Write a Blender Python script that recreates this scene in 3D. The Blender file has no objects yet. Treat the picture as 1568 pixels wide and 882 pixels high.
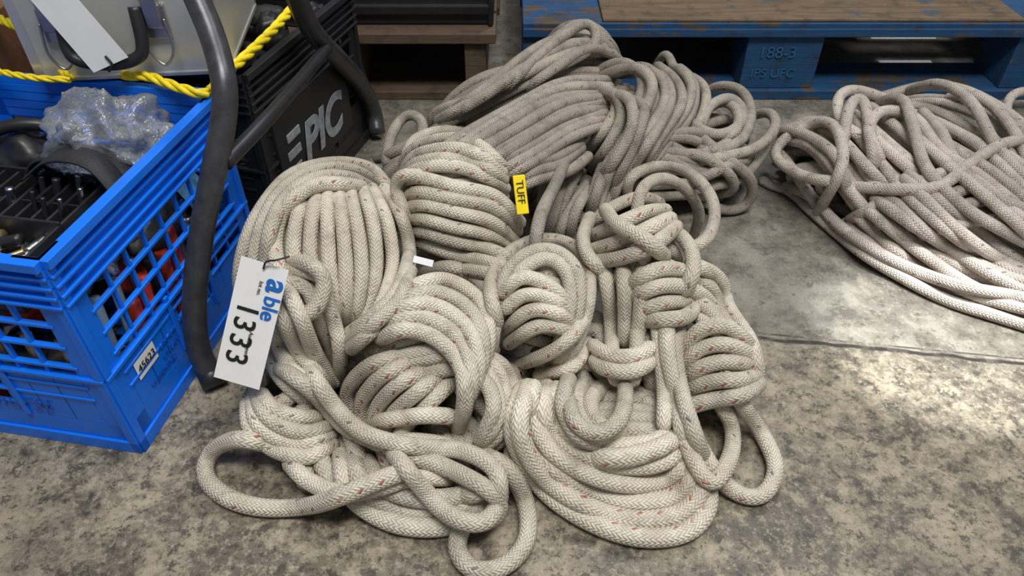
import bpy, math, random, bmesh
import numpy as np
from mathutils import Vector, Matrix, kdtree, noise
random.seed(7); np.random.seed(7)

# ------------------------------------------------------------------ survey helper
TH=math.radians(41.5); CT,ST=math.cos(TH),math.sin(TH); CH=0.70; FP=1132.0
def ray(u,v):
    a=(u-784)/FP; b=(441-v)/FP
    return np.array([a, CT+b*ST, -ST+b*CT])
def P(u,v,z):
    d=ray(u,v); t=(CH-z)/(-d[2]); return np.array([d[0]*t,d[1]*t,z])
CAM=np.array([0,0,CH])
cam=bpy.data.cameras.new('camera'); cam.lens=36*FP/1568; cam.sensor_width=36
co=bpy.data.objects.new('camera',cam); bpy.context.collection.objects.link(co)
co.location=(0,0,CH); co.rotation_euler=(math.pi/2-TH,0,0); cam.clip_start=0.02
bpy.context.scene.camera=co
bpy.context.scene.view_settings.view_transform='Standard'

# ------------------------------------------------------------------ node helpers
class NT:
    def __init__(s,name):
        s.m=bpy.data.materials.new(name); s.m.use_nodes=True; s.t=s.m.node_tree
        s.b=s.t.nodes['Principled BSDF']; s.out=s.t.nodes['Material Output']
    def n(s,ty,**k):
        x=s.t.nodes.new(ty)
        for a,b in k.items(): setattr(x,a,b)
        return x
    def put(s,sock,val):
        if isinstance(val,bpy.types.NodeSocket): s.t.links.new(val,sock)
        else: sock.default_value=val
    def M(s,op,a,b=None,c=None):
        x=s.n('ShaderNodeMath',operation=op); s.put(x.inputs[0],a)
        if b is not None: s.put(x.inputs[1],b)
        if c is not None: s.put(x.inputs[2],c)
        return x.outputs[0]
    def mix(s,f,a,b,mode='MIX'):
        x=s.n('ShaderNodeMix',data_type='RGBA',blend_type=mode); s.put(x.inputs[0],f)
        s.put(x.inputs[6],a if isinstance(a,bpy.types.NodeSocket) else (*a,1)); s.put(x.inputs[7],b if isinstance(b,bpy.types.NodeSocket) else (*b,1))
        return x.outputs[2]
    def noise(s,vec,scale,detail=4,rough=.6):
        x=s.n('ShaderNodeTexNoise'); x.inputs['Scale'].default_value=scale; x.inputs['Detail'].default_value=detail
        x.inputs['Roughness'].default_value=rough
        if vec is not None: s.t.links.new(vec,x.inputs['Vector'])
        return x.outputs['Fac']
    def ramp(s,f,lo,hi,a=0.,b=1.):
        x=s.n('ShaderNodeMapRange'); s.put(x.inputs[0],f); x.inputs[1].default_value=lo; x.inputs[2].default_value=hi
        x.inputs[3].default_value=a; x.inputs[4].default_value=b
        return x.outputs[0]
    def obj(s): return s.n('ShaderNodeTexCoord').outputs['Object']
    def bump(s,h,dist,strength=1.):
        x=s.n('ShaderNodeBump'); x.inputs['Distance'].default_value=dist; x.inputs['Strength'].default_value=strength
        s.t.links.new(h,x.inputs['Height']); s.t.links.new(x.outputs[0],s.b.inputs['Normal'])
def simple(name,col,rough=.5,metal=0.,var=.25,scale=30,bump=0.):
    k=NT(name); o=k.obj(); f=k.noise(o,scale)
    c=k.mix(k.ramp(f,.3,.7),[x*(1-var) for x in col],[min(1,x*(1+var)) for x in col]); k.put(k.b.inputs['Base Color'],c)
    k.b.inputs['Roughness'].default_value=rough; k.b.inputs['Metallic'].default_value=metal
    if bump: k.bump(f,bump)
    return k.m

def rope_mat(name,light,dark,Nc=16,Kc=12.0,fleck=(.42,.05,.035),dense=True):
    # 2/2 twill double braid: herringbone columns of short stitches running along the rope
    k=NT(name); uvn=k.n('ShaderNodeUVMap'); uvn.uv_map='UVMap'
    sp=k.n('ShaderNodeSeparateXYZ'); k.t.links.new(uvn.outputs[0],sp.inputs[0]); U,V=sp.outputs[0],sp.outputs[1]
    UN=k.M('MULTIPLY',U,float(Nc)); VK=k.M('MULTIPLY',V,Kc)
    a=k.M('ADD',UN,VK); b=k.M('SUBTRACT',UN,VK)
    fa,fb=k.M('FLOOR',a),k.M('FLOOR',b); ra,rb=k.M('FRACT',a),k.M('FRACT',b)
    s4=k.M('FLOORED_MODULO',k.M('ADD',fa,fb),4.0); par=k.M('GREATER_THAN',s4,1.5)
    def prof(x):
        y=k.M('MULTIPLY_ADD',x,2.0,-1.0); return k.M('SUBTRACT',1.0,k.M('MULTIPLY',y,y))
    la=prof(k.M('MULTIPLY',k.M('FLOORED_MODULO',k.M('ADD',fa,b),4.0),.5))
    lb=prof(k.M('MULTIPLY',k.M('FLOORED_MODULO',k.M('SUBTRACT',k.M('ADD',a,fb),2.0),4.0),.5))
    cl=lambda x:k.M('MAXIMUM',x,0.0)
    h0=k.M('MULTIPLY',prof(ra),k.M('MULTIPLY_ADD',cl(la),.5,.5)); h1=k.M('MULTIPLY',prof(rb),k.M('MULTIPLY_ADD',cl(lb),.5,.5))
    mx=k.n('ShaderNodeMix',data_type='FLOAT'); k.put(mx.inputs[0],par); k.put(mx.inputs[2],h0); k.put(mx.inputs[3],h1)
    h=mx.outputs[0]
    ma=k.M('FLOORED_MODULO',fa,float(Nc)); mb=k.M('FLOORED_MODULO',fb,float(Nc))
    def cond(x,y):
        c1=k.M('COMPARE',ma,float(x),.3); c2=k.M('COMPARE',mb,float(y)+.5,.8)
        return k.M('MULTIPLY',k.M('MULTIPLY',c1,c2),k.ramp(h,.15,.4))
    red=k.M('MAXIMUM',cond(0,0),cond(8,8))
    if dense: red=k.M('MAXIMUM',red,cond(12,4))
    fade=k.ramp(k.noise(k.obj(),70,3,.6),.35,.6,.35,.9)
    gate=k.ramp(k.noise(k.obj(),5,2,.5),.50,.54)      # dark tracers only on some lengths
    drk=k.M('MULTIPLY',k.M('MULTIPLY',cond(2,6),.7),gate)
    at=k.n('ShaderNodeAttribute',attribute_name='tone'); tone=at.outputs['Fac']
    o=k.obj(); d1=k.noise(o,11,5,.65); d2=k.noise(o,220,3,.7); d3=k.noise(o,38,5,.7)
    c=k.mix(k.ramp(d1,.38,.72),light,dark)
    c=k.mix(k.ramp(d3,.50,.72,0,.75),c,[x*.68 for x in dark])
    c=k.mix(k.M('MULTIPLY',k.ramp(d2,.45,.75),.4),c,[x*.55 for x in dark])
    c=k.mix(k.ramp(h,.0,.5,.38,0.),c,[x*.34 for x in dark])  # AO shade of the braid grooves, painted into the rope colour
    c=k.mix(k.M('MULTIPLY',red,fade),c,fleck); c=k.mix(drk,c,(.07,.07,.09))
    tn=k.n('ShaderNodeCombineColor')
    for i in range(3): k.put(tn.inputs[i],tone)
    c=k.mix(1.0,c,tn.outputs[0],'MULTIPLY')
    k.put(k.b.inputs['Base Color'],c); k.b.inputs['Roughness'].default_value=.66
    k.b.inputs['Specular IOR Level'].default_value=.35
    k.bump(k.M('ADD',h,k.M('MULTIPLY',d2,.5)),.0012,.85)
    return k.m
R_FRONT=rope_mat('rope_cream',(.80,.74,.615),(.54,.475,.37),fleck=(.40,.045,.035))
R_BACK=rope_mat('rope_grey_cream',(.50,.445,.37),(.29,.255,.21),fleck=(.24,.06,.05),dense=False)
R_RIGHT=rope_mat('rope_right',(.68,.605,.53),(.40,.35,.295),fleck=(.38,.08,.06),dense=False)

# ------------------------------------------------------------------ rope engine
ROPES={}; ALL=[]; CORES=[]; DEFER=[None]
def core(u,v,z,rx,ry,rz,rot=0):
    c=P(u,v,z); a=math.radians(rot)
    R=np.array([[math.cos(a),-math.sin(a),0],[math.sin(a),math.cos(a),0],[0,0,1]])
    CORES.append((c,np.array([rx,ry,rz]),R)); return len(CORES)-1
def sdf(p):
    m=9.
    for c,r,R in CORES:
        q=R.T@(p-c); k0=np.linalg.norm(q/r); k1=np.linalg.norm(q/(r*r))+1e-9
        m=min(m,k0*(k0-1)/k1)
    return m
def resample(p,step):
    p=np.asarray(p,float); d=np.r_[0,np.cumsum(np.linalg.norm(np.diff(p,axis=0),axis=1))]
    n=max(3,int(d[-1]/step)+1); s=np.linspace(0,d[-1],n)
    return np.stack([np.interp(s,d,p[:,i]) for i in range(p.shape[1])],1)
def catmull(pts,sub=14):
    p=np.asarray(pts,float)
    if len(p)<3: return resample(p,3)
    q=np.vstack([2*p[0]-p[1],p,2*p[-1]-p[-2]]); out=[]
    for i in range(1,len(q)-2):
        for s in np.linspace(0,1,sub,endpoint=False):
            a,b,c,d=q[i-1],q[i],q[i+1],q[i+2]
            out.append(.5*((2*b)+(-a+c)*s+(2*a-5*b+4*c-d)*s*s+(-a+3*b-3*c+d)*s**3))
    out.append(p[-1]); return np.array(out)
def smooth(x,it):
    x=x.copy()
    for _ in range(it):
        y=x.copy(); y[1:-1]=.25*x[:-2]+.5*x[1:-1]+.25*x[2:]; x=y
    return x
def mkkd(L):
    kd=kdtree.KDTree(len(L)+1)
    for i,a in enumerate(L): kd.insert(a,i)
    kd.insert((9,9,9),len(L)); kd.balance(); return kd
def addrope(name,pts,r,tone):
    pts=resample(smooth(pts,2),r*.55)
    ROPES.setdefault(name,[]).append((pts,r,tone))
    (ALL if DEFER[0] is None else DEFER[0]).extend([tuple(x) for x in pts[::2]])
def drape(name,uv,r,tuck=(1,1),tone=None,lift=0):
    uv=resample(catmull(uv),5.0)
    kd=mkkd(ALL); kd2=mkkd(DEFER[0]) if DEFER[0] else None
    ts=[];own=[];ds=[]
    for i,(u,v) in enumerate(uv):
        d=ray(u,v); dn=np.linalg.norm(d); d=d/dn; ds.append(d)
        t=.25
        for _ in range(60):
            p=CAM+d*t
            s=min(sdf(p)-r*(1.0+lift),(p[2]-r*(1+lift))/(-d[2]))
            if s<.0008: break
            t+=s*.9
        for _ in range(30):
            p=CAM+d*t
            if kd.find(p)[2]>=1.68*r and (kd2 is None or kd2.find(p)[2]>=1.42*r):
                ok=True
                if len(own)>14:
                    o=np.array(own[:-12])
                    if np.min(np.linalg.norm(o-p,axis=1))<1.75*r: ok=False
                if ok: break
            t-=.2*r
        ts.append(t); own.append(CAM+d*t)
    ts=np.array(ts); ds=np.array(ds)
    e=ts.copy()
    for k in (1,): e[k:]=np.minimum(e[k:],ts[:-k]); e[:-k]=np.minimum(e[:-k],ts[k:])
    lim=.0055
    for i in range(1,len(e)): e[i]=min(e[i],e[i-1]+lim)
    for i in range(len(e)-2,-1,-1): e[i]=min(e[i],e[i+1]+lim)
    e=smooth(e,10)
    n=len(e); m=min(7,n//3)
    for j in range(m):
        w=((m-j)/m)**1.5*3.4*r
        if tuck[0]: e[j]+=w*tuck[0]
        if tuck[1]: e[n-1-j]+=w*tuck[1]
    pts=CAM+ds*e[:,None]
    pts[:,2]=np.maximum(pts[:,2],r)
    pts=smooth(pts,3)
    addrope(name,pts,r,tone if tone else random.uniform(.80,1.06))
def fan(name,g1,g2,n,r,jit=3,tuck=(1,1),order=1,lift=0,tone=None,nest=False):
    A=catmull(g1); B=catmull(g2)
    def rs(p,m=18):
        d=np.r_[0,np.cumsum(np.linalg.norm(np.diff(p,axis=0),axis=1))]; s=np.linspace(0,d[-1],m)
        return np.stack([np.interp(s,d,p[:,i]) for i in range(2)],1)
    A,B=rs(A),rs(B); ks=list(range(n))
    if order==-1: ks=ks[::-1]
    if order==0: random.shuffle(ks)
    if nest: DEFER[0]=[]
    for k in ks:
        f=k/max(1,n-1); c=A*(1-f)+B*f
        ph=random.uniform(0,6),random.uniform(0,6); x=np.linspace(0,1,len(c))
        c[:,0]+=jit*np.sin(4*x+ph[0]); c[:,1]+=jit*np.sin(5*x+ph[1])
        drape(name,c,r,tuck,tone=tone,lift=lift)
    if nest: ALL.extend(DEFER[0]); DEFER[0]=None
def wind(name,ci,axis,turns,r,wob=.1,tone=.85,grow=0.,ext=.93):
    c,rad,R=CORES[ci]; ax=Vector(axis).normalized(); e1=ax.orthogonal().normalized(); e2=ax.cross(e1)
    n=int(turns*44); out=[]
    for i in range(n):
        s=i/(n-1); z=-ext+2*ext*s; th=s*turns*2*math.pi; z+=wob*math.sin(th*.37+ci)*.5
        z=max(-.98,min(.98,z)); q=ax*z+(e1*math.cos(th)+e2*math.sin(th))*math.sqrt(1-z*z)
        p=c+R@(np.array(q)*(rad+grow)); p[2]=max(p[2],r); out.append(p)
    addrope(name,np.array(out),r,tone)

r=.0103; rb=.0082; rk=.0087; ra_=.0083; rB=.0083; rC=.0090; rD=.0083; rE=.0091; rF=.0092
A=core(497,402,.125,.088,.092,.088)
B=core(704,318,.155,.066,.062,.070)
C=core(662,530,.080,.080,.075,.066)
D=core(828,466,.105,.050,.056,.060)
E=core(985,410,.115,.050,.075,.052)
F=core(1095,560,.050,.052,.055,.036)
G=core(925,655,.028,.095,.062,.022)
H=core(600,700,.020,.125,.045,.014)
H2=core(435,620,.035,.040,.050,.030)
X1=core(900,540,.035,.070,.070,.030)
X2=core(760,620,.025,.060,.060,.030)
X3=core(1000,540,.055,.045,.055,.042)
I=core(790,185,.11,.135,.085,.085,22)
I2=core(885,110,.125,.075,.080,.085)
J=core(1050,215,.055,.105,.120,.045)
J2=core(950,220,.10,.045,.120,.080,-8)
N1=core(850,310,.06,.070,.080,.055)
N2=core(640,290,.06,.060,.070,.060)
K=core(1440,285,.045,.250,.125,.060,-22)
K2=core(1255,225,.035,.065,.075,.030)
HA,HB,HC,HD,HE,HF,HG,HH='hA hB hC hD hE hF hG hH'.split()
g=-.009
wind(HA,A,(1,.05,0),11,ra_,.08,.8,grow=g); wind(HA,A,(.2,1,.4),8,ra_,.3,.7,grow=g-.014)
wind(HB,B,(-.15,.55,.8),9,rB,.08,.8,grow=g); wind(HB,B,(1,0,.3),6,rB,.2,.7,grow=g-.013)
wind(HC,C,(-.2,.8,.55),9,rC,.1,.8,grow=g); wind(HC,C,(1,.3,0),7,rC,.3,.7,grow=g-.015)
wind(HD,D,(.3,.6,.7),7,rD,.1,.8,grow=g); wind(HD,D,(1,0,.2),5,rD,.2,.7,grow=g-.013)
wind(HE,E,(0,1,.2),8,rE,.2,.8,grow=g)
wind(HE,X3,(1,.2,.1),6,rE,.2,.8,grow=g); wind(HE,X3,(.2,1,.1),6,rE,.2,.7,grow=g-.01)
wind(HF,F,(.2,.9,.2),6,rF,.2,.8,grow=-.005)
wind(HG,G,(0,.1,1),5,r,.1,.8,ext=.8,grow=-.004); wind(HG,G,(.1,1,.1),7,r,.1,.75,grow=-.006)
wind(HG,X1,(.1,1,.3),7,rC,.3,.75,grow=-.006); wind(HG,X1,(1,.2,.3),7,rC,.3,.7,grow=-.012)
wind(HH,X2,(1,.3,.3),6,rC,.3,.75,grow=-.004); wind(HH,X2,(.3,1,.3),6,rC,.3,.7,grow=-.010)
wind(HH,H,(1,.1,0),11,r,.2,.75); wind(HH,H2,(0,.2,1),5,rC,.1,.8)
for ci,t in ((I,12),(I2,8),(J,12),(J2,10),(N1,8),(N2,7)):
    wind('bk',ci,(random.uniform(-.3,.3),.9,.2),t,rb,.35,.75,grow=-.005)
    wind('bk',ci,(1,random.uniform(-.4,.4),.2),t,rb,.3,.65,grow=-.014)
wind('kk',K,(.35,1,.1),14,rk,.25,.75,grow=-.004); wind('kk',K,(1,-.3,0),18,rk,.4,.65,grow=-.015)
wind('kk',K2,(.5,1,0),7,rk,.3,.75)

# ---- back pile
fan('bk',[(985,205),(1060,200),(1130,240)],[(960,290),(1040,300),(1110,310)],7,rb,6,order=0)
fan('bk',[(990,150),(1060,180),(1130,175)],[(1000,250),(1070,270),(1150,250)],8,rb,7,order=0)
drape('bk',[(590,255),(600,205),(625,175),(648,190),(640,240)],rb)
drape('bk',[(575,245),(620,225),(665,205),(700,190)],rb)
drape('bk',[(655,215),(665,175),(700,160),(740,150)],rb)
fan('bk',[(925,190),(870,215),(820,245),(770,265)],[(940,110),(850,110),(760,150),(690,190),(650,225)],11,rb,3,order=1)
fan('bk',[(955,105),(880,95),(790,125),(720,165),(660,205)],[(915,60),(860,60),(800,95),(745,135),(690,165)],6,rb,4,order=1)
drape('bk',[(770,140),(820,90),(870,50),(900,35),(915,60),(890,85),(830,115)],rb)
drape('bk',[(790,110),(830,75),(880,38),(905,40)],rb)
drape('bk',[(800,140),(850,105),(900,75),(940,85),(960,110)],rb)
fan('bk',[(870,230),(850,280),(825,330),(820,380)],[(905,290),(885,320),(870,360),(872,385)],5,rb,4)
fan('bk',[(820,265),(805,300),(810,360)],[(860,280),(850,310),(840,370)],3,rb,4)
fan('bk',[(770,270),(800,250),(850,240),(890,215)],[(790,290),(830,270),(870,260),(900,240)],3,rb,3)
fan('bk',[(1010,95),(1040,120),(1045,160),(1010,210),(975,260)],[(1060,120),(1085,140),(1080,180),(1040,225),(1000,270)],5,rb,5,order=0)
drape('bk',[(1070,150),(1100,132),(1135,138),(1150,170),(1140,210),(1100,230),(1060,225)],rb)
drape('bk',[(1075,175),(1105,155),(1130,170),(1125,205),(1090,215)],rb)
drape('bk',[(1050,250),(1110,240),(1160,225),(1188,195),(1180,172),(1150,178)],rb)
drape('bk',[(1030,300),(1090,285),(1140,270),(1180,215),(1190,185)],rb)
drape('bk',[(1060,200),(1110,240),(1150,275),(1145,312),(1110,322),(1060,300)],rb)
drape('bk',[(1000,110),(1020,80),(1035,110),(1060,118),(1070,150)],rb)
drape('bk',[(1040,170),(1075,200),(1110,205),(1140,180),(1120,150),(1085,165),(1070,210)],rb)
drape('bk',[(1020,250),(1060,235),(1110,260),(1125,290),(1080,300)],rb)
fan('bk',[(900,120),(955,98),(985,125),(965,180),(925,240),(905,300),(900,340)],[(960,110),(1010,110),(1028,150),(1000,205),(965,260),(945,300),(930,335)],6,rb,3,order=1)
fan('bk',[(870,150),(920,130),(945,160),(925,200),(890,240)],[(960,150),(990,160),(975,210),(950,260),(935,290)],4,rb,3)
fan('bk',[(960,310),(965,270),(1010,252),(1060,268),(1092,315),(1085,365),(1050,388)],[(975,330),(985,290),(1015,275),(1050,290),(1070,325),(1060,360)],2,rE*.88,2,tone=1.3)

# ---- ball B
fan(HB,[(618,258),(630,215),(680,198),(730,210),(768,250)],[(612,290),(640,262),(700,255),(745,270),(775,290)],5,rB,2,order=-1,nest=True)
fan(HB,[(612,285),(640,272),(700,285),(760,300),(798,345)],[(640,390),(680,405),(740,418),(775,423)],7,rB,1.5,order=-1,nest=True)
drape(HB,[(650,270),(615,268),(606,290),(618,320),(625,350)],rB)

# ---- ball A
fan(HA,[(470,290),(455,340),(452,400),(470,455),(500,495)],[(585,285),(615,335),(628,400),(610,455),(575,505)],8,ra_,1.5,order=0,nest=True)
fan(HA,[(380,420),(375,460),(385,500)],[(440,400),(435,440),(440,490)],3,ra_,2)
fan(HA,[(555,285),(490,280),(445,308),(425,350),(425,405),(445,450)],[(605,300),(570,258),(505,248),(440,270),(395,325),(372,385),(366,440),(380,485)],4,ra_*1.04,1.5,order=1,nest=True)
fan(HA,[(628,385),(612,440),(570,485),(520,520)],[(632,440),(612,475),(575,503),(535,535)],3,ra_,1,nest=True)
fan(HA,[(395,500),(410,540),(430,580),(480,620)],[(440,410),(490,420),(500,455),(520,520),(525,590)],6,rC*.95,2)
drape(HA,[(445,400),(475,405),(497,430),(482,475),(445,480),(432,455)],rC)
fan(HA,[(415,480),(430,540),(450,570),(495,590)],[(435,430),(460,490),(480,540),(515,590)],3,rC,2,nest=True)

# ---- coils left/bottom
fan(HH,[(378,610),(380,650),(415,685),(470,702),(515,680)],[(400,600),(420,625),(460,640),(500,640)],4,rC,2,nest=True)
fan(HH,[(520,690),(535,755),(600,800),(680,808),(740,780),(788,720)],[(560,700),(590,745),(650,765),(710,760),(745,730)],3,r,2,nest=True)
drape(HH,[(700,590),(740,620),(775,660),(785,700),(740,750),(700,760)],r)
fan(HH,[(735,540),(770,560),(785,610),(770,670),(720,700)],[(715,560),(745,590),(755,630),(735,680)],4,rC,2)
drape(HH,[(440,705),(470,735),(520,755),(580,745),(640,730),(700,735)],r*.93)
drape(HH,[(640,715),(580,735),(520,760),(470,775),(400,777),(345,760),(314,728),(325,690),(365,672),(410,680)],r*.93)
drape(HH,[(725,690),(775,715),(805,770),(805,830),(770,868),(725,872),(700,840),(712,800),(745,775)],r*.93)

# ---- hank C
fan(HC,[(615,545),(565,560),(532,600),(540,640)],[(695,585),(660,615),(620,650),(600,690)],5,rC,1.5,nest=True)
fan(HC,[(640,420),(690,408),(740,435),(758,480),(750,540)],[(578,520),(620,503),(672,520),(708,565),(712,620),(700,660)],6,rC,1,nest=True)
fan(HC,[(560,650),(600,640),(650,635),(700,640)],[(570,680),(620,675),(670,680),(710,690)],2,rC,2)
fan(HC,[(425,560),(480,600),(530,655),(610,690),(680,715),(740,745),(768,775),(740,800),(690,790)],[(470,560),(510,620),(560,665),(640,685),(710,690),(760,720),(765,770)],2,r*.92,1)
drape(HC,[(600,690),(640,740),(690,790),(740,800),(765,770)],r*.92)

# ---- ball D
fan(HD,[(762,500),(750,430),(785,382),(840,366),(890,388),(903,440),(892,500),(865,560)],[(785,470),(790,425),(830,395),(865,410),(875,460),(860,520),(840,560)],3,rD,1,order=-1,nest=True)
fan(HD,[(765,455),(800,425),(845,440),(870,470)],[(775,530),(820,500),(860,500),(885,520)],4,rD,1,nest=True)
fan(HD,[(790,560),(830,545),(870,520),(895,490)],[(820,578),(850,570),(880,560),(900,520)],2,rD,1)

# ---- bottom right coil G
fan(HG,[(850,590),(850,640),(900,675),(980,683),(1045,662)],[(800,590),(783,660),(815,735),(885,790),(975,822),(1055,812),(1088,765),(1075,715)],6,r,2,order=-1,nest=True,tone=1.03)
fan(HG,[(870,575),(860,620),(885,665),(930,680)],[(930,590),(905,615),(915,650),(950,662)],3,r*.95,2,nest=True)
drape(HG,[(950,560),(958,600),(948,645),(910,664),(880,645),(870,610)],rE)
drape(HG,[(900,700),(960,700),(1010,685),(1045,665)],r)

# ---- hank F and loops
drape(HF,[(1050,400),(1100,425),(1115,470),(1150,525),(1160,580)],rF)
drape(HF,[(1030,430),(1085,460),(1095,510),(1060,530)],rF)
fan(HF,[(1060,430),(1090,440),(1110,490),(1145,530)],[(1050,480),(1070,490),(1100,510),(1120,540)],3,rF*.95,2,nest=True)
drape(HF,[(1100,560),(1130,610),(1170,670),(1188,720),(1165,760),(1120,750),(1080,700),(1055,640),(1050,590)],rF)
drape(HF,[(1090,600),(1120,650),(1118,700),(1090,740),(1060,700),(1040,640)],rF)
fan(HF,[(1040,545),(1070,508),(1115,500),(1155,535)],[(1045,625),(1090,612),(1140,605),(1165,585)],5,rF,1,nest=True)

# ---- hank E (knotted column)
fan(HE,[(1003,465),(1012,540),(1018,600),(1018,660)],[(1045,470),(1035,540),(1050,620),(1078,705)],3,rE,1,nest=True)
fan(HE,[(925,395),(930,450),(938,530)],[(985,400),(982,450),(975,530)],3,rE,1,nest=True)
fan(HE,[(935,500),(938,545),(945,590)],[(975,500),(975,545),(970,590)],2,rE,1,nest=True)
DEFER[0]=[]
drape(HE,[(908,548),(922,563),(955,570),(985,563),(1000,548)],rE,(.5,.5))
drape(HE,[(905,526),(925,541),(955,547),(985,541),(1002,526)],rE,(.5,.5))
ALL.extend(DEFER[0]); DEFER[0]=None
fan(HE,[(960,440),(1005,412),(1050,415),(1068,440)],[(985,492),(1020,490),(1052,485),(1066,465)],4,rE,1,nest=True)
drape(HE,[(985,405),(992,365),(1025,352),(1055,375),(1062,415),(1045,450)],rE)
fan(HE,[(893,350),(930,322),(980,302),(1015,312)],[(905,402),(950,395),(1000,375),(1038,345)],4,rE,1,nest=True)
drape(HE,[(925,318),(945,345),(985,365),(1020,395)],rE)
drape(HE,[(905,330),(892,365),(905,400),(935,420)],rE)

# ---- right pile K (continues beyond the frame)
fan('kk',[(1190,215),(1235,225),(1290,300),(1350,370),(1450,420),(1600,470)],[(1330,160),(1420,230),(1520,300),(1650,380)],13,rk,6,order=0)
fan('kk',[(1300,330),(1400,290),(1500,260),(1620,240)],[(1330,400),(1430,360),(1540,340),(1660,330)],4,rk,9,order=0)
fan('kk',[(1340,150),(1430,135),(1520,165),(1640,250)],[(1380,190),(1450,250),(1540,330),(1650,430)],10,rk,6,order=0)
fan('kk',[(1290,340),(1370,400),(1470,450),(1620,500)],[(1390,260),(1480,340),(1560,400),(1660,440)],9,rk,5,order=0)
drape('kk',[(1160,285),(1205,290),(1245,325),(1300,372),(1360,412),(1440,455),(1530,485),(1640,520)],rk)
drape('kk',[(1200,285),(1240,300),(1290,350),(1370,400),(1460,435),(1560,455),(1640,480)],rk)
drape('kk',[(1255,320),(1210,255),(1185,225),(1190,200),(1230,205),(1280,240),(1300,300)],rk)
drape('kk',[(1250,330),(1290,250),(1275,190),(1230,195),(1185,235),(1230,270),(1290,280)],rk)
drape('kk',[(1400,200),(1370,160),(1310,138),(1283,150),(1290,190),(1330,215)],rk)
drape('kk',[(1290,230),(1300,165),(1320,150),(1330,190),(1340,260)],rk)
drape('kk',[(1330,165),(1380,150),(1400,200),(1420,260),(1480,320),(1570,370),(1640,400)],rk)
drape('kk',[(1390,140),(1440,128),(1490,160),(1530,230),(1600,300)],rk)
drape('kk',[(1540,190),(1545,150),(1575,140),(1620,160)],rk)
drape('kk',[(1300,285),(1370,290),(1440,285),(1500,240),(1560,215),(1640,230)],rk)
drape('kk',[(1410,170),(1440,200),(1470,260),(1540,310),(1640,340)],rk)
drape('kk',[(1450,150),(1500,150),(1545,190),(1590,270),(1640,300)],rk)
drape('kk',[(1350,250),(1330,200),(1350,170),(1400,180),(1440,230),(1500,270),(1580,330),(1650,360)],rk)

NS=14
def build(name,obname,mat):
    V=[];Fc=[];UV=[];T=[];base=0
    for pts,rr,tone in ROPES[name]:
        n=len(pts); tg=np.gradient(pts,axis=0); tg/=np.linalg.norm(tg,axis=1)[:,None]+1e-12
        nrm=np.cross(tg[0],[0,0,1.])
        if np.linalg.norm(nrm)<.1: nrm=np.cross(tg[0],[1.,0,0])
        nrm/=np.linalg.norm(nrm); fr=[]
        for i in range(n):
            nrm=nrm-tg[i]*nrm.dot(tg[i]); nrm/=np.linalg.norm(nrm)+1e-12; fr.append(nrm)
        fr=np.array(fr); bn=np.cross(tg,fr)
        rad=np.full(n,rr)*(1+.03*np.sin(np.arange(n)*.21+random.random()*6))
        if n>4: rad[0]=rad[-1]=rr*.35; rad[1]=rad[-2]=rr*.85
        L=np.r_[0,np.cumsum(np.linalg.norm(np.diff(pts,axis=0),axis=1))]/(2*math.pi*rr)+random.random()*3
        ang=np.arange(NS)/NS*2*math.pi
        vv=pts[:,None,:]+rad[:,None,None]*(np.cos(ang)[None,:,None]*fr[:,None,:]+np.sin(ang)[None,:,None]*bn[:,None,:])
        V.append(vv.reshape(-1,3)); T.append(np.full(n*NS,tone))
        i=np.arange(n-1)[:,None]; j=np.arange(NS)[None,:]; j2=(j+1)%NS
        f=np.stack([i*NS+j,i*NS+j2,(i+1)*NS+j2,(i+1)*NS+j],-1).reshape(-1,4)+base
        Fc.append(f)
        u0=np.broadcast_to(j/NS,(n-1,NS)); u1=np.broadcast_to((j+1)/NS,(n-1,NS))
        v0=np.broadcast_to(L[:-1,None],(n-1,NS)); v1=np.broadcast_to(L[1:,None],(n-1,NS))
        UV.append(np.stack([u0,v0,u1,v0,u1,v1,u0,v1],-1).reshape(-1,2))
        base+=n*NS
    V=np.vstack(V);Fc=np.vstack(Fc);UV=np.vstack(UV);T=np.concatenate(T)
    me=bpy.data.meshes.new(obname); me.vertices.add(len(V)); me.vertices.foreach_set('co',V.ravel())
    me.loops.add(len(Fc)*4); me.loops.foreach_set('vertex_index',Fc.ravel().astype(np.int32))
    me.polygons.add(len(Fc)); me.polygons.foreach_set('loop_start',(np.arange(len(Fc))*4).astype(np.int32))
    me.update(calc_edges=True)
    l=me.uv_layers.new(name='UVMap'); l.data.foreach_set('uv',UV.ravel())
    a=me.attributes.new('tone','FLOAT','POINT'); a.data.foreach_set('value',T)
    me.polygons.foreach_set('use_smooth',np.ones(len(Fc),dtype=bool)); me.validate(); me.update()
    me.materials.append(mat); o=bpy.data.objects.new(obname,me); bpy.context.collection.objects.link(o); return o
for nm,on,mt in ((HA,'rope_hank',R_FRONT),(HB,'rope_hank',R_FRONT),(HC,'rope_hank',R_FRONT),(HD,'rope_hank',R_FRONT),(HE,'rope_hank',R_FRONT),(HF,'rope_hank',R_FRONT),
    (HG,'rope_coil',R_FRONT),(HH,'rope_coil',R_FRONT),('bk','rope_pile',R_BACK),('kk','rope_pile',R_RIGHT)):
    build(nm,on,mt)

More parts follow.
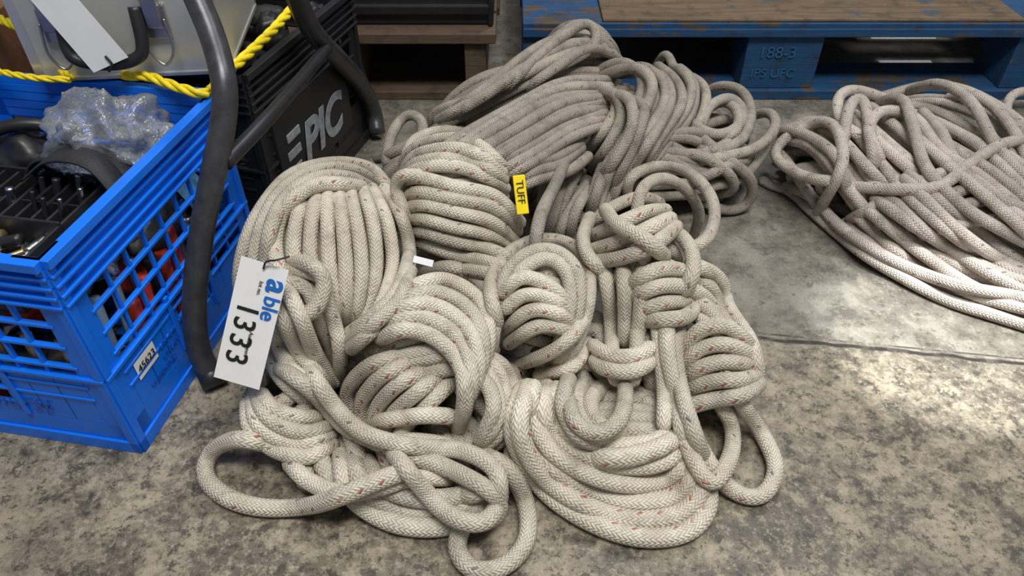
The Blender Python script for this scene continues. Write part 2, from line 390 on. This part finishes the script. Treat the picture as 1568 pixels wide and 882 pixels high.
# ------------------------------------------------------------------ generic mesh helpers
def mesh_obj(name,V,F,mats,parent=None,mi=None,smooth_=False,bevel=0):
    me=bpy.data.meshes.new(name); me.from_pydata([tuple(map(float,v)) for v in V],[],F)
    for m in (mats if isinstance(mats,list) else [mats]): me.materials.append(m)
    if mi: me.polygons.foreach_set('material_index',mi)
    if smooth_: me.polygons.foreach_set('use_smooth',[True]*len(F))
    o=bpy.data.objects.new(name,me); bpy.context.collection.objects.link(o)
    if parent: o.parent=parent
    if bevel:
        b=o.modifiers.new('bevel','BEVEL'); b.width=bevel; b.segments=2; b.limit_method='ANGLE'
    me.update(); return o
class Boxes:
    def __init__(s,org=(0,0,0),ax=(1,0,0),ay=(0,1,0),az=(0,0,1)):
        s.o=np.array(org,float); s.R=[np.array(x,float) for x in (ax,ay,az)]; s.V=[];s.F=[];s.mi=[]
    def w(s,x,y,z): return s.o+x*s.R[0]+y*s.R[1]+z*s.R[2]
    def box(s,x0,x1,y0,y1,z0,z1,mi=0):
        b=len(s.V)
        for z in (z0,z1):
            for x,y in ((x0,y0),(x1,y0),(x1,y1),(x0,y1)): s.V.append(s.w(x,y,z))
        for f in ((0,3,2,1),(4,5,6,7),(0,1,5,4),(1,2,6,5),(2,3,7,6),(3,0,4,7)):
            s.F.append(tuple(b+i for i in f)); s.mi.append(mi)
    def done(s,name,mats,parent=None,bevel=.0012):
        o=mesh_obj(name,s.V,s.F,mats,parent,s.mi,bevel=bevel)
        bm=bmesh.new(); bm.from_mesh(o.data); bmesh.ops.recalc_face_normals(bm,faces=bm.faces); bm.to_mesh(o.data); bm.free()
        return o
def tube(name,pts,rad,mat,parent=None,sub=12,ns=14):
    p=resample(catmull(pts,sub),rad*.6); n=len(p); tg=np.gradient(p,axis=0); tg/=np.linalg.norm(tg,axis=1)[:,None]+1e-9
    nr=np.cross(tg[0],[.1,.2,1.]);nr/=np.linalg.norm(nr);V=[];F=[]
    for i in range(n):
        nr=nr-tg[i]*nr.dot(tg[i]);nr/=np.linalg.norm(nr);b=np.cross(tg[i],nr)
        for j in range(ns):
            a=j/ns*2*math.pi; V.append(p[i]+rad*(math.cos(a)*nr+math.sin(a)*b))
    for i in range(n-1):
        for j in range(ns): F.append((i*ns+j,i*ns+(j+1)%ns,(i+1)*ns+(j+1)%ns,(i+1)*ns+j))
    F.append(tuple(range(ns))[::-1]);F.append(tuple((n-1)*ns+j for j in range(ns)))
    return mesh_obj(name,V,F,mat,parent,smooth_=True)
def twist(name,pts,rad,mat,parent):
    # three-strand laid rope
    p=resample(catmull(pts),rad*.5); n=len(p); tg=np.gradient(p,axis=0); tg/=np.linalg.norm(tg,axis=1)[:,None]+1e-9
    nr=np.cross(tg[0],[.1,.2,1.]);nr/=np.linalg.norm(nr); fr=[]
    for i in range(n): nr=nr-tg[i]*nr.dot(tg[i]);nr/=np.linalg.norm(nr);fr.append(nr)
    fr=np.array(fr);bn=np.cross(tg,fr)
    for s in range(3):
        a=np.arange(n)*.26+s*2.094
        tube(name+'_ply_%d'%s,p+(np.cos(a)[:,None]*fr+np.sin(a)[:,None]*bn)*rad*.55,rad*.55,mat,parent,2,8)
def empty(name):
    e=bpy.data.objects.new(name,None); bpy.context.collection.objects.link(e); e.empty_display_size=.05; return e
def text(name,s,size,org,xd,yd,mat,parent,off=.0006,ext=.0002,bold=0,shear=0):
    cu=bpy.data.curves.new(name,'FONT'); cu.body=s; cu.size=size; cu.extrude=ext; cu.offset=bold; cu.shear=shear; cu.materials.append(mat)
    o=bpy.data.objects.new(name,cu); bpy.context.collection.objects.link(o)
    x=Vector(xd).normalized(); y=Vector(yd); y=(y-x*y.dot(x)).normalized(); z=x.cross(y)
    M=Matrix((x,y,z)).transposed().to_4x4(); M.translation=Vector(org)+z*off; o.matrix_world=M
    if parent: o.parent=parent
    return o

# ------------------------------------------------------------------ floor
k=NT('concrete'); o=k.obj()
n1=k.noise(o,4,6,.65); n2=k.noise(o,16,10,.78); n3=k.noise(o,110,8,.8); n4=k.noise(o,48,9,.76); n5=k.noise(o,2.2,4,.6); n6=k.noise(o,260,3,.7)
J0=P(1150,515,0);J1=P(1568,556,0); dv=(J1-J0)[:2]; dv/=np.linalg.norm(dv); nv=np.array([-dv[1],dv[0]]); cc=nv.dot(J0[:2])
sp=k.n('ShaderNodeSeparateXYZ'); k.t.links.new(o,sp.inputs[0])
sd=k.M('ADD',k.M('MULTIPLY',sp.outputs[0],float(nv[0])),k.M('MULTIPLY_ADD',sp.outputs[1],float(nv[1]),float(-cc)))
wav=k.M('MULTIPLY',k.M('SUBTRACT',k.noise(o,9,3,.6),.5),.022)
sdw=k.M('ADD',sd,wav)
sdn=k.M('ADD',sdw,k.M('MULTIPLY',k.M('SUBTRACT',n2,.5),.12))
front=k.mix(k.ramp(n1,.38,.62),(.135,.116,.085),(.27,.23,.162))
front=k.mix(k.ramp(n2,.51,.57,0,.65),front,(.37,.32,.23))
front=k.mix(k.ramp(n2,.48,.42,0,.75),front,(.085,.073,.056))
front=k.mix(k.ramp(n4,.54,.58,0,.85),front,(.05,.043,.034))
front=k.mix(k.ramp(n4,.455,.42,0,.5),front,(.42,.365,.265))
front=k.mix(k.ramp(n3,.55,.59,0,.6),front,(.42,.37,.275))
front=k.mix(k.ramp(n3,.45,.41,0,.75),front,(.045,.038,.03))
back=k.mix(k.ramp(n1,.36,.64),(.115,.104,.083),(.21,.193,.157)); back=k.mix(k.ramp(n2,.51,.58,0,.5),back,(.29,.268,.22))
back=k.mix(k.ramp(n2,.48,.41,0,.6),back,(.075,.067,.054))
back=k.mix(k.ramp(n4,.55,.61,0,.65),back,(.055,.048,.039)); back=k.mix(k.ramp(n3,.56,.61,0,.45),back,(.34,.315,.26))
c=k.mix(k.ramp(sdn,-.03,.03),front,back)
c=k.mix(k.ramp(n5,.50,.66,0,.4),c,(.055,.047,.037))
c=k.mix(k.ramp(n6,.55,.7,0,.35),c,(.04,.035,.03))
brk=k.ramp(k.noise(o,22,4,.7),.35,.5,.5,1.)
line=k.M('MULTIPLY',k.ramp(k.M('ABSOLUTE',sdw),.0020,.0048,1.,0.),brk)
l2=k.M('MULTIPLY',k.ramp(k.M('ABSOLUTE',k.M('SUBTRACT',sd,.008)),.0010,.0024,.8,0.),k.ramp(n2,.45,.52))
line=k.M('MAXIMUM',line,l2)
c=k.mix(line,c,(.022,.018,.015)); k.put(k.b.inputs['Base Color'],c)
k.put(k.b.inputs['Roughness'],k.ramp(n2,.4,.6,.34,.60)); k.bump(k.M('SUBTRACT',k.M('MULTIPLY_ADD',n3,.35,n2),line),.0014,.45)
mesh_obj('floor',[(-4,-2,0),(4,-2,0),(4,5,0),(-4,5,0)],[(0,1,2,3)],k.m)

# ------------------------------------------------------------------ blue milk crate
def mk_blue():
    k=NT('blue_plastic'); o=k.obj(); f=k.noise(o,40,5,.7)
    k.put(k.b.inputs['Base Color'],k.mix(k.ramp(f,.58,.8,0,.5),(.004,.17,.84),(.02,.10,.36)))
    k.b.inputs['Roughness'].default_value=.35; return k.m
BLUE=mk_blue(); BLACK=simple('black_plastic',(.016,.016,.018),.42); GREY=simple('grey_tube_paint',(.055,.055,.06),.34,.3,.3,60,.0003)
STEEL=simple('steel',(.5,.5,.5),.3,1.); ALU=simple('aluminium_sheet',(.55,.55,.53),.36,.45,.08,8)
WHITE=simple('white_card',(.85,.85,.85),.5,0,.03); RED=simple('red_rubber',(.75,.06,.02),.4); BRASS=simple('brass',(.5,.38,.18),.35,.8)
YEL=simple('yellow_fibre',(.85,.66,.01),.55,0,.2,200); INKB=simple('blue_ink',(.01,.15,.55),.6); INK=simple('black_ink',(.01,.01,.01),.6)
AX=np.array([-.985,.172,0]); BX=np.array([.172,.985,0])
def crate(name,org,ax,bx,S,Hh,mat):
    e=empty(name); B_=Boxes(org,ax,bx); t=.005
    def side(fn):
        fn(0,S,0,.018,.003); fn(0,S,.018,.045,0)
        fn(0,S,Hh-.010,Hh,.008)
        for z in (Hh-.022,Hh-.034,Hh-.046,Hh-.058): fn(0,S,z,z+.0035,.005)
        fn(0,S,Hh-.058,Hh-.010,0)
        for s0,s1 in ((0,.03),(S-.03,S)): fn(s0,s1,0,Hh,0)
        for s0,s1 in ((0,.010),(S-.010,S)): fn(s0,s1,0,Hh-.01,.003)
        lo,hi=.03,S-.03; nc=8; w=(hi-lo)/nc
        for i in range(1,nc): fn(lo+i*w-.002,lo+i*w+.002,.045,Hh-.055,.0)
        for z in (.085,.105,.135,.165,.195): fn(lo-.005,hi+.005,z-.002,z+.002,.0015)
        fn(.03,S*.36,.045,.115,0); fn(S*.64,S-.03,.045,.085,0); fn(S*.36,S*.64,.045,.062,0)
        fn(S*.36,S*.38,.045,.13,.003); fn(S*.62,S*.64,.045,.13,.003)
        fn(.0,S,.118,.123,.004)
    side(lambda s0,s1,z0,z1,d:B_.box(s0,s1,-d,t,z0,z1))
    side(lambda s0,s1,z0,z1,d:B_.box(s0,s1,S-t,S+d,z0,z1))
    side(lambda s0,s1,z0,z1,d:B_.box(-d,t,s0,s1,z0,z1))
    side(lambda s0,s1,z0,z1,d:B_.box(S-t,S+d,s0,s1,z0,z1))
    for i in range(11): B_.box(i*S/11,i*S/11+.012,0,S,.004,.009); B_.box(0,S,i*S/11,i*S/11+.012,.004,.009)
    B_.done('lattice_shell',mat,e,.0008); return e
O0=P(220,692,0)
bc=crate('milk_crate',O0,AX,BX,.33,.282,BLUE)
q=lambda x,y,z:O0+AX*x+BX*y+np.array([0,0,z])
mesh_obj('label',[q(-.0012,.040,.078),q(-.0012,.078,.078),q(-.0012,.078,.107),q(-.0012,.040,.107)],[(0,1,2,3)],WHITE,bc)
text('label_number','45623',.013,q(-.0014,.043,.087),BX,(0,0,1),INK,bc)
BL2=simple('blue_emboss',(.006,.09,.48),.4)
for i,(s_,z_) in enumerate((('USE BY OTHERS',.082),('UNLAWFUL',.066),('WARNING',.052))):
    text('emboss_%d'%i,s_,.011,q(-.001,.083 if i<2 else .05,z_),BX,(0,0,1),BL2,bc)
text('emboss_front','Elmhurst',.034,q(.21,-.0012,.055),-AX,(0,0,1),BL2,bc,shear=.3)
def lump(name,c,rad,mat,parent,amp=.3,seed=0,fr=2.5,sub=4,ridge=False,sm=True):
    bm=bmesh.new(); bmesh.ops.create_icosphere(bm,subdivisions=sub,radius=1)
    for v in bm.verts:
        n=noise.noise(v.co*fr+Vector((seed,0,0)));n2=noise.noise(v.co*fr*3+Vector((0,seed,0)))
        f=1+amp*n+amp*.5*(abs(n2) if ridge else n2); v.co*=f; v.co=Vector((v.co.x*rad[0],v.co.y*rad[1],v.co.z*rad[2]))
    me=bpy.data.meshes.new(name); bm.to_mesh(me); bm.free(); me.materials.append(mat)
    if sm: me.polygons.foreach_set('use_smooth',[True]*len(me.polygons))
    o=bpy.data.objects.new(name,me); o.location=tuple(c); bpy.context.collection.objects.link(o); o.parent=parent; return o
tr=empty('tool_tray'); T=Boxes(O0,AX,BX)
z0,z1=.175,.225
T.box(.085,.320,.03,.215,z0,z0+.004); T.box(.085,.320,.03,.034,z0,z1); T.box(.085,.320,.211,.215,z0,z1); T.box(.085,.089,.03,.215,z0,z1); T.box(.316,.320,.03,.215,z0,z1)
for i in range(12): x=.09+i*.019; T.box(x,x+.004,.118,.211,z0,z1-.004)
T.box(.085,.320,.115,.119,z0,z1+.004); T.box(.085,.320,.16,.163,z0,z1-.006)
T.done('tray_shell',BLACK,tr)
# crumpled clear film: mostly transparent, glossy creases
pl=NT('clear_plastic'); gl=pl.n('ShaderNodeBsdfGlossy'); gl.inputs['Roughness'].default_value=.1; gl.inputs['Color'].default_value=(.95,.97,1,1)
tp=pl.n('ShaderNodeBsdfTransparent'); tp.inputs['Color'].default_value=(.90,.92,.95,1); ms=pl.n('ShaderNodeMixShader'); df=pl.n('ShaderNodeBsdfDiffuse'); df.inputs['Color'].default_value=(.8,.85,.9,1)
fz=pl.n('ShaderNodeFresnel'); fz.inputs[0].default_value=1.5; oo=pl.obj(); cr=pl.noise(oo,55,4,.6)
bmp=pl.n('ShaderNodeBump'); bmp.inputs['Distance'].default_value=.008; pl.t.links.new(cr,bmp.inputs['Height']); pl.t.links.new(bmp.outputs[0],gl.inputs['Normal']); pl.t.links.new(bmp.outputs[0],fz.inputs['Normal'])
pl.t.links.new(pl.M('MULTIPLY',fz.outputs[0],1.8),ms.inputs[0]); pl.t.links.new(tp.outputs[0],ms.inputs[1]); pl.t.links.new(gl.outputs[0],ms.inputs[2])
m2=pl.n('ShaderNodeMixShader'); m2.inputs[0].default_value=.12; pl.t.links.new(ms.outputs[0],m2.inputs[1]); pl.t.links.new(df.outputs[0],m2.inputs[2]); pl.t.links.new(m2.outputs[0],pl.out.inputs['Surface'])
lump('plastic_bag',q(.105,.258,.240),(.066,.052,.054),pl.m,None,.45,3,2.4,5,True)
hw=empty('assorted_hardware')
for i in range(90):
    x,y=random.uniform(.1,.31),random.uniform(.04,.11); c=q(x,y,.186+random.uniform(0,.03)); a=random.uniform(0,6)
    d=np.array([math.cos(a),math.sin(a),random.uniform(-.3,.3)])*.013
    tube('bolt_%d'%i,[c-d,c,c+d],random.uniform(.0035,.0085),random.choice([BRASS,STEEL,STEEL,WHITE,BLACK,RED if i%6==0 else BRASS]),hw,3,8)
for i in range(22):
    x=.096+i*.0098; c=q(x,.165+random.uniform(-.035,.035),.212)
    tube('bit_%d'%i,[c-[0,0,.02],c,c+[.004,.004,.024]],random.uniform(.0025,.005),random.choice([STEEL,STEEL,BLACK]),hw,3,8)
JUNK=simple('dark_junk',(.05,.048,.045),.5,.2,.6,40); TAN=simple('tan_part',(.3,.22,.14)); PURP=simple('clear_grip',(.35,.5,.6),.2)
for i in range(24):
    lump('part_%d'%i,q(random.uniform(.04,.29),random.uniform(.04,.29),.045+random.uniform(0,.07)),[random.uniform(.014,.034) for _ in range(3)],random.choice([JUNK,JUNK,STEEL,BLACK,TAN,RED]),hw,.5,i,2,3)
for i,(y,z,m) in enumerate(((.085,.10,RED),(.11,.115,RED),(.135,.12,BLACK),(.155,.115,RED),(.18,.13,RED),(.215,.12,STEEL),(.245,.13,RED))):
    tube('tool_grip_%d'%i,[q(.017,y,z-.05),q(.016,y+.004,z),q(.019,y+.012,z+.045)],.0075,m,hw)
for i in range(8):
    tube('blade_%d'%i,[q(.034,.05+i*.033,.03),q(.034,.06+i*.033,.11),q(.038,.07+i*.033,.17)],.006,random.choice([STEEL,BLACK,PURP]),hw)
for i in range(7):
    tube('front_bar_%d'%i,[q(.05+i*.04,.017,.03),q(.05+i*.04,.018,.10),q(.055+i*.04,.024,.15)],.006,random.choice([STEEL,JUNK,BRASS,RED]),hw)
for i,(x,y) in enumerate(((.05,.06),(.045,.10),(.06,.14),(.05,.17),(.05,.25),(.19,.29),(.27,.28))):
    lump('fitting_%d'%i,q(x,y,.19),(.022,.018,.018),[JUNK,STEEL,BLACK,PURP,JUNK,TAN,BLACK][i],hw,.4,i,2,3)
tube('bent_hose',[q(.30,.24,.20),q(.26,.25,.245),q(.21,.27,.25),q(.18,.29,.22)],.008,BLACK,hw)
cn=[q(.245,.05,.236),q(.285,.06,.240),q(.29,.095,.242),q(.25,.095,.240)]
sp_=mesh_obj('price_card',cn,[(0,1,2,3)],WHITE); text('price_text','AVON',.014,cn[0]*.8+cn[3]*.2,-AX,BX,INK,sp_,.001)
mesh_obj('blue_label_card',[q(.008,.235,.17),q(.010,.275,.18),q(.040,.27,.245),q(.038,.23,.235)],[(0,1,2,3)],simple('light_blue_print',(.15,.45,.8),.3,0,.5,60))
st=empty('webbing_strap'); WEB=simple('black_webbing',(.022,.022,.024),.7,0,.4,300,.0005)
def ribbon(name,pts,w,wd,mat,parent,th=.003):
    p=resample(catmull(pts),.006); w=np.array(w,float); V=[];F=[]
    for a in p: V+= [a-w*wd/2,a+w*wd/2]
    for i in range(len(p)-1): F.append((2*i,2*i+1,2*i+3,2*i+2))
    o=mesh_obj(name,V,F,mat,parent,smooth_=True); s=o.modifiers.new('s','SOLIDIFY'); s.thickness=th; return o
ribbon('band_0',[q(.20,.225,.21),q(.17,.22,.240),q(.12,.215,.250),q(.07,.205,.247),q(.045,.20,.22)],BX,.036,WEB,st)
ribbon('band_1',[q(.17,.19,.232),q(.13,.195,.258),q(.08,.19,.26),q(.05,.18,.23)],BX,.03,WEB,st)
lump('foam_roll',q(.05,.20,.165),(.030,.05,.04),JUNK,st,.2,9)
lump('tool_pouch',q(.24,.265,.19),(.065,.04,.045),BLACK,st,.3,5)

# ------------------------------------------------------------------ black crate and aluminium case
b2=np.array([.27,.963,0]);a2=np.array([-.963,.27,0]); O2=np.array([-.352,.905,0])
bk=crate('black_crate',O2,a2,b2,.33,.27,BLACK)
q2=lambda x,y,z:O2+a2*x+b2*y+np.array([0,0,z])
S2=Boxes(O2,a2,b2); S2.box(-.006,.004,.03,.26,.06,.19); S2.done('logo_panel',BLACK,bk)
LET=simple('grey_letters',(.36,.38,.40),.5,0,.3,80)
lx=Boxes(O2,a2,b2)
for i in range(3):
    z=.082+i*.027; lx.box(-.0075,-.006,.045+.006*i,.082+.006*i,z,z+.013)
lx.done('letter_bars',LET,bk,.0002)
text('letters','PIC',.088,q2(-.0065,.092,.080),b2,(0,0,1),LET,bk,.001,.0005,.003,.25)
CL=simple('mixed_parts',(.05,.03,.03),.5,0,.8,60)
for i in range(18): lump('part_%d'%i,q2(random.uniform(.03,.3),random.uniform(.03,.3),.235),[random.uniform(.012,.03) for _ in range(3)],random.choice([BLACK,CL,JUNK,JUNK,RED if i%4==0 else BLACK]),bk,.5,i,2,3)
cs=empty('aluminium_case'); c0=P(352,112,.285); caX=P(100,124,.285)-c0; caX[2]=0; Lc=np.linalg.norm(caX)+.03; caX/=np.linalg.norm(caX); cbX=np.array([-caX[1],caX[0],0])
if cbX[1]<0: cbX=-cbX
Q=Boxes(c0,caX,cbX)
Q.box(0,Lc,0,.22,.004,.125,0); Q.box(0,Lc,0,.22,.13,.24,0)
Q.box(-.002,Lc+.002,-.002,.222,0,.006,1); Q.box(-.002,Lc+.002,-.002,.222,.124,.131,1)
for x in (0,Lc-.01):
    for y in (-.002,.212): Q.box(x-.001,x+.011,y,y+.012,0,.24,1)
Q.done('shell',[ALU,simple('case_trim',(.62,.62,.60),.3,.7,.05)],cs)
cw=lambda x,y,z:Q.w(x,y,z)
for i,x in enumerate((.068,Lc-.045)):
    L=Boxes(c0,caX,cbX); L.box(x-.014,x+.014,-.006,0,.050,.09); L.box(x-.009,x+.009,-.012,-.004,.065,.105); L.box(x-.012,x+.012,-.006,0,.105,.125); L.done('latch_%d'%i,STEEL,cs)
    tube('latch_ring_%d'%i,[cw(x-.012,-.010,.075),cw(x-.014,-.014,.04),cw(x,-.016,.022),cw(x+.014,-.014,.04),cw(x+.012,-.010,.075)],.0016,STEEL,cs,10,8)
tube('handle',[cw(.085,-.008,.09),cw(.085,-.022,.05),cw(.095,-.026,.036),cw(.125,-.026,.030),cw(.16,-.026,.036),cw(.17,-.022,.05),cw(.17,-.008,.09)],.0075,BLACK,cs)
tg=[cw(.10,-.036,.042),cw(.145,-.036,.025),cw(.19,-.03,.125),cw(.148,-.03,.14)]
lt=mesh_obj('paper_tag',tg,[(0,1,2,3)],WHITE); lt.modifiers.new('s','SOLIDIFY').thickness=.0005
tube('tag_tie',[cw(.125,-.037,.045),cw(.12,-.039,.035),cw(.128,-.035,.025)],.0015,BLACK,lt,6,6)
cbx=Boxes((-1.02,.86,0),(1,0,0),(0,1,0)); cbx.box(0,.29,0,.5,0,.30); cbx.box(0,.145,-.002,.0,.28,.302); cbx.box(.14,.15,0,.5,.30,.302)
cbx.done('cardboard_box',simple('cardboard',(.16,.07,.03),.8,0,.4,20))

yr=empty('yellow_rope')
def W(l): return [P(*a) for a in l]
twist('strand_1',W([(-30,18,.31),(20,38,.32),(60,60,.315),(90,100,.30),(108,122,.29)]),.006,YEL,yr)
twist('strand_2',W([(-30,100,.30),(10,112,.30),(60,120,.297),(108,122,.292)]),.004,YEL,yr)
twist('strand_3',W([(188,116,.292),(225,117,.296),(262,130,.293),(300,142,.290),(320,143,.288)]),.006,YEL,yr)
twist('strand_4',W([(322,140,.288),(350,110,.285),(385,78,.285),(420,44,.285),(450,10,.285)]),.0065,YEL,yr)

fr_=empty('tubular_steel_frame')
tube('leg_front',W([(327,578,.014),(308,545,.045),(299,500,.085),(299,440,.135),(310,350,.20),(328,260,.26),(342,185,.305),(343,125,.34),(325,55,.375),(298,-10,.41),(270,-80,.45)]),.0138,GREY,fr_,ns=24)
tube('leg_rear',W([(430,-60,.40),(455,0,.34),(480,50,.28),(520,92,.20),(553,130,.12),(572,170,.05),(578,205,.014)]),.0145,GREY,fr_,ns=24)
tube('cross_bar',W([(345,250,.265),(420,170,.27),(500,75,.25)]),.009,BLACK,fr_)
tube('foot_cap',W([(330,590,.012),(322,572,.02),(316,560,.028)]),.0155,BLACK,fr_)

# ------------------------------------------------------------------ lot tag
tt=P(406,403,.225);tb=P(362,587,.105); dd=tb-tt; Lt=np.linalg.norm(dd); dd/=Lt
xw=np.array([1,0,0.])-dd*dd[0]; xw/=np.linalg.norm(xw); nn=np.cross(xw,-dd); wt=.049
if nn[2]<0: nn=-nn
lot=mesh_obj('lot_tag',[tt-xw*wt/2,tt+xw*wt/2,tb+xw*wt/2,tb-xw*wt/2],[(0,3,2,1)],WHITE); s=lot.modifiers.new('s','SOLIDIFY'); s.thickness=.0005
pt=lambda a,b: tt+xw*a*wt+dd*b*Lt
def tx(n,s,size,a,b,m,bold=0): text(n,s,size,pt(a,b),dd,xw,m,lot,.0009,.0001,bold)
for i,(ch,b_) in enumerate((('1',.33),('3',.45),('3',.59),('3',.73))): tx('digit_%d'%i,ch,.032,-.34,b_,INK,.0003)
tx('brand_a','a',.034,.14,.10,INKB,.0008); tx('brand_ble','ble',.023,.16,.235,INKB,.0004)
tx('fine_print_1','Auctioneers',.006,.02,.55,INK); tx('fine_print_2','lot no.',.006,-.02,.14,INK)
tube('string',[pt(0,.04)+nn*.002,pt(.05,-.03)+nn*.006,pt(.25,-.07)+nn*.008,pt(.45,-.11)+nn*.002],.0011,BLACK,lot,8,6)

# flat yellow tape flag hanging between the hanks
f0=P(794,268,.222); f1=P(801,328,.185); fd=f1-f0; fL=np.linalg.norm(fd); fd/=fL; fx=np.array([1,0,0.])-fd*fd[0]; fx/=np.linalg.norm(fx); fn_=np.cross(fd,fx)
if fn_[2]>0: fn_=-fn_
fb=Boxes(f0,fx,fd,fn_); fb.box(-.0072,.0072,0,fL,0,.0035); yg=fb.done('yellow_tape_flag',simple('yellow_tape',(.90,.68,.0),.4,0,.08,40),None,.001)
text('flag_text','TUFF',.0125,f0-fx*.004+fd*.006,fd,fx,INK,yg,.0012)
def sticker(u,v,z,w,h,ang):
    c=P(u,v,z); a=math.radians(ang); x=np.array([math.cos(a),math.sin(a)*ST,math.sin(a)*CT*.6]); y=np.cross(np.array([0,-CT,ST]),x)
    o=mesh_obj('paper_sticker',[c-x*w-y*h,c+x*w-y*h,c+x*w+y*h,c-x*w+y*h],[(0,1,2,3)],WHITE); o.modifiers.new('s','SOLIDIFY').thickness=.0006
sticker(741,225,.235,.015,.005,-40); sticker(648,400,.160,.012,.004,-18)

# ------------------------------------------------------------------ pallets
def woodmat(name,paint,wood,cut):
    k=NT(name); o=k.obj(); mp=k.n('ShaderNodeMapping'); mp.inputs['Scale'].default_value=(2,30,30); k.t.links.new(o,mp.inputs[0])
    g=k.noise(mp.outputs[0],4,5,.65); f=k.noise(o,9,6,.7)
    w=k.mix(k.ramp(g,.3,.7),[x*.45 for x in wood],wood); c=k.mix(k.ramp(k.M('ADD',f,k.M('MULTIPLY',k.M('SUBTRACT',g,.5),.4)),cut,cut+.05),paint,w)
    c=k.mix(k.ramp(k.noise(o,30,4,.6),.5,.75,0,.7),c,(.02,.017,.014)); k.put(k.b.inputs['Base Color'],c); k.b.inputs['Roughness'].default_value=.7; k.bump(g,.0015); return k.m
PB=woodmat('blue_painted_wood',(.007,.06,.16),(.10,.075,.05),.55); PWN=woodmat('worn_wood',(.05,.07,.085),(.19,.125,.07),.40); PD=woodmat('old_wood',(.10,.065,.04),(.13,.09,.055),.5)
Y0=1.36
bp=Boxes(); X0,X1=.02,1.35
bp.box(X0,X1,Y0,Y0+.012,.128,.145,0); bp.box(X0,X1,Y0+.002,Y0+.14,.132,.155,0)
bp.box(.17,.96,Y0+.006,Y0+.138,.155,.161,1)
gap=(.80,1.0)
for y0,y1,gp in ((1.505,1.562,0),(1.562,1.598,1),(1.598,1.69,0),(1.69,1.725,1),(1.725,1.84,0),(1.842,1.95,0),(1.96,2.08,0),(2.09,2.2,0),(2.21,2.32,0),(2.33,2.46,0)):
    if gp: bp.box(X0,gap[0],y0,y1,.134,.155); bp.box(gap[1],X1,y0,y1,.134,.155)
    else: bp.box(X0,X1,y0,y1,.134,.155)
for x in (.02,.452,.97,1.2):
    for yy in (Y0+.01,1.85,2.35): bp.box(x,x+.145,yy,yy+.11,.02,.134,0)
for yy in (Y0,1.85,2.35): bp.box(X0,X1,yy,yy+.13,0,.02,0)
bp.done('blue_pallet',[PB,PWN],None,.002)
ST_=simple('stencil_paint',(.02,.11,.24),.7)
sb=bpy.data.objects['blue_pallet']
text('stencil_1','188-3',.032,(.475,Y0+.008,.085),(1,0,0),(0,0,1),ST_,sb); text('stencil_2','IPS UFC',.026,(.468,Y0+.008,.045),(1,0,0),(0,0,1),ST_,sb)
wp=Boxes(); X0,X1=-.62,-.03
wp.box(X0,X1,Y0-.03,Y0+.07,.128,.148); y=Y0+.085
while y<2.4: wp.box(X0,X1,y,y+.11,.128,.148); y+=.112
for x in (-.60,-.33,-.09): wp.box(x,x+.04,Y0-.02,2.4,.02,.128)
for yy in (Y0,1.8,2.3): wp.box(X0,X1,yy,yy+.1,0,.018)
wp.done('wooden_pallet',PD,None,.002)
bb=Boxes(); bb.box(-.6,-.04,Y0+.01,1.9,.149,.36); bb.box(-.6,-.04,Y0-.0,Y0+.01,.17,.19); bb.box(-.045,-.035,Y0,1.9,.149,.36); bb.done('black_storage_box',BLACK,None,.004)
PATCH=simple('light_patch_white',(.95,.95,.95),.4,0,.02)  # plain white standing in for lit floor
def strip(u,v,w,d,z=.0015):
    c=P(u,v,z); mesh_obj('light_patch_strip',[c+[-w,-d,0],c+[w,-d,0],c+[w,d,0],c+[-w,d,0]],[(0,1,2,3)],PATCH).modifiers.new('s','SOLIDIFY').thickness=.001
strip(1382,57,.075,.009); strip(1386,95,.058,.009); strip(545,87,.03,.011)  # white strips imitate patches of light on the floor under the pallets
c=P(1465,20,.1565); mesh_obj('paper_sheet',[c+[-.04,-.03,0],c+[.045,-.035,0],c+[.03,.03,0],c+[-.045,.035,0]],[(0,1,2,3)],WHITE)

# ------------------------------------------------------------------ lights
def area(name,loc,tgt,sx,sy,pw,col=(1,.985,.96)):
    l=bpy.data.lights.new(name,'AREA'); l.shape='RECTANGLE'; l.size=sx;l.size_y=sy;l.energy=pw;l.color=col
    o=bpy.data.objects.new(name,l); bpy.context.collection.objects.link(o); o.location=loc
    o.rotation_euler=(Vector(tgt)-Vector(loc)).to_track_quat('-Z','Y').to_euler()
area('ceiling_lamp',(.25,-.25,2.9),(.1,.5,0),1.3,.6,74)
area('ceiling_lamp',(1.6,.9,2.9),(.5,.8,0),.7,.7,20)
area('ceiling_lamp',(.8,2.5,3.2),(.6,1.2,0),.35,.35,28,(.95,.97,1))
s=bpy.data.lights.new('floor_patch_spot','SPOT'); s.energy=800; s.spot_size=math.radians(7.5); s.spot_blend=.6; s.shadow_soft_size=.03; s.color=(.96,.98,1)  # added spot that makes the bright floor patch, not a known fixture
so=bpy.data.objects.new('floor_patch_spot',s); bpy.context.collection.objects.link(so); so.location=(1.0,.2,2.6)
so.rotation_euler=(Vector(P(1440,520,0))-Vector(so.location)).to_track_quat('-Z','Y').to_euler()
w=bpy.data.worlds.new('world'); bpy.context.scene.world=w; w.use_nodes=True
w.node_tree.nodes['Background'].inputs[0].default_value=(.78,.83,.9,1); w.node_tree.nodes['Background'].inputs[1].default_value=.21
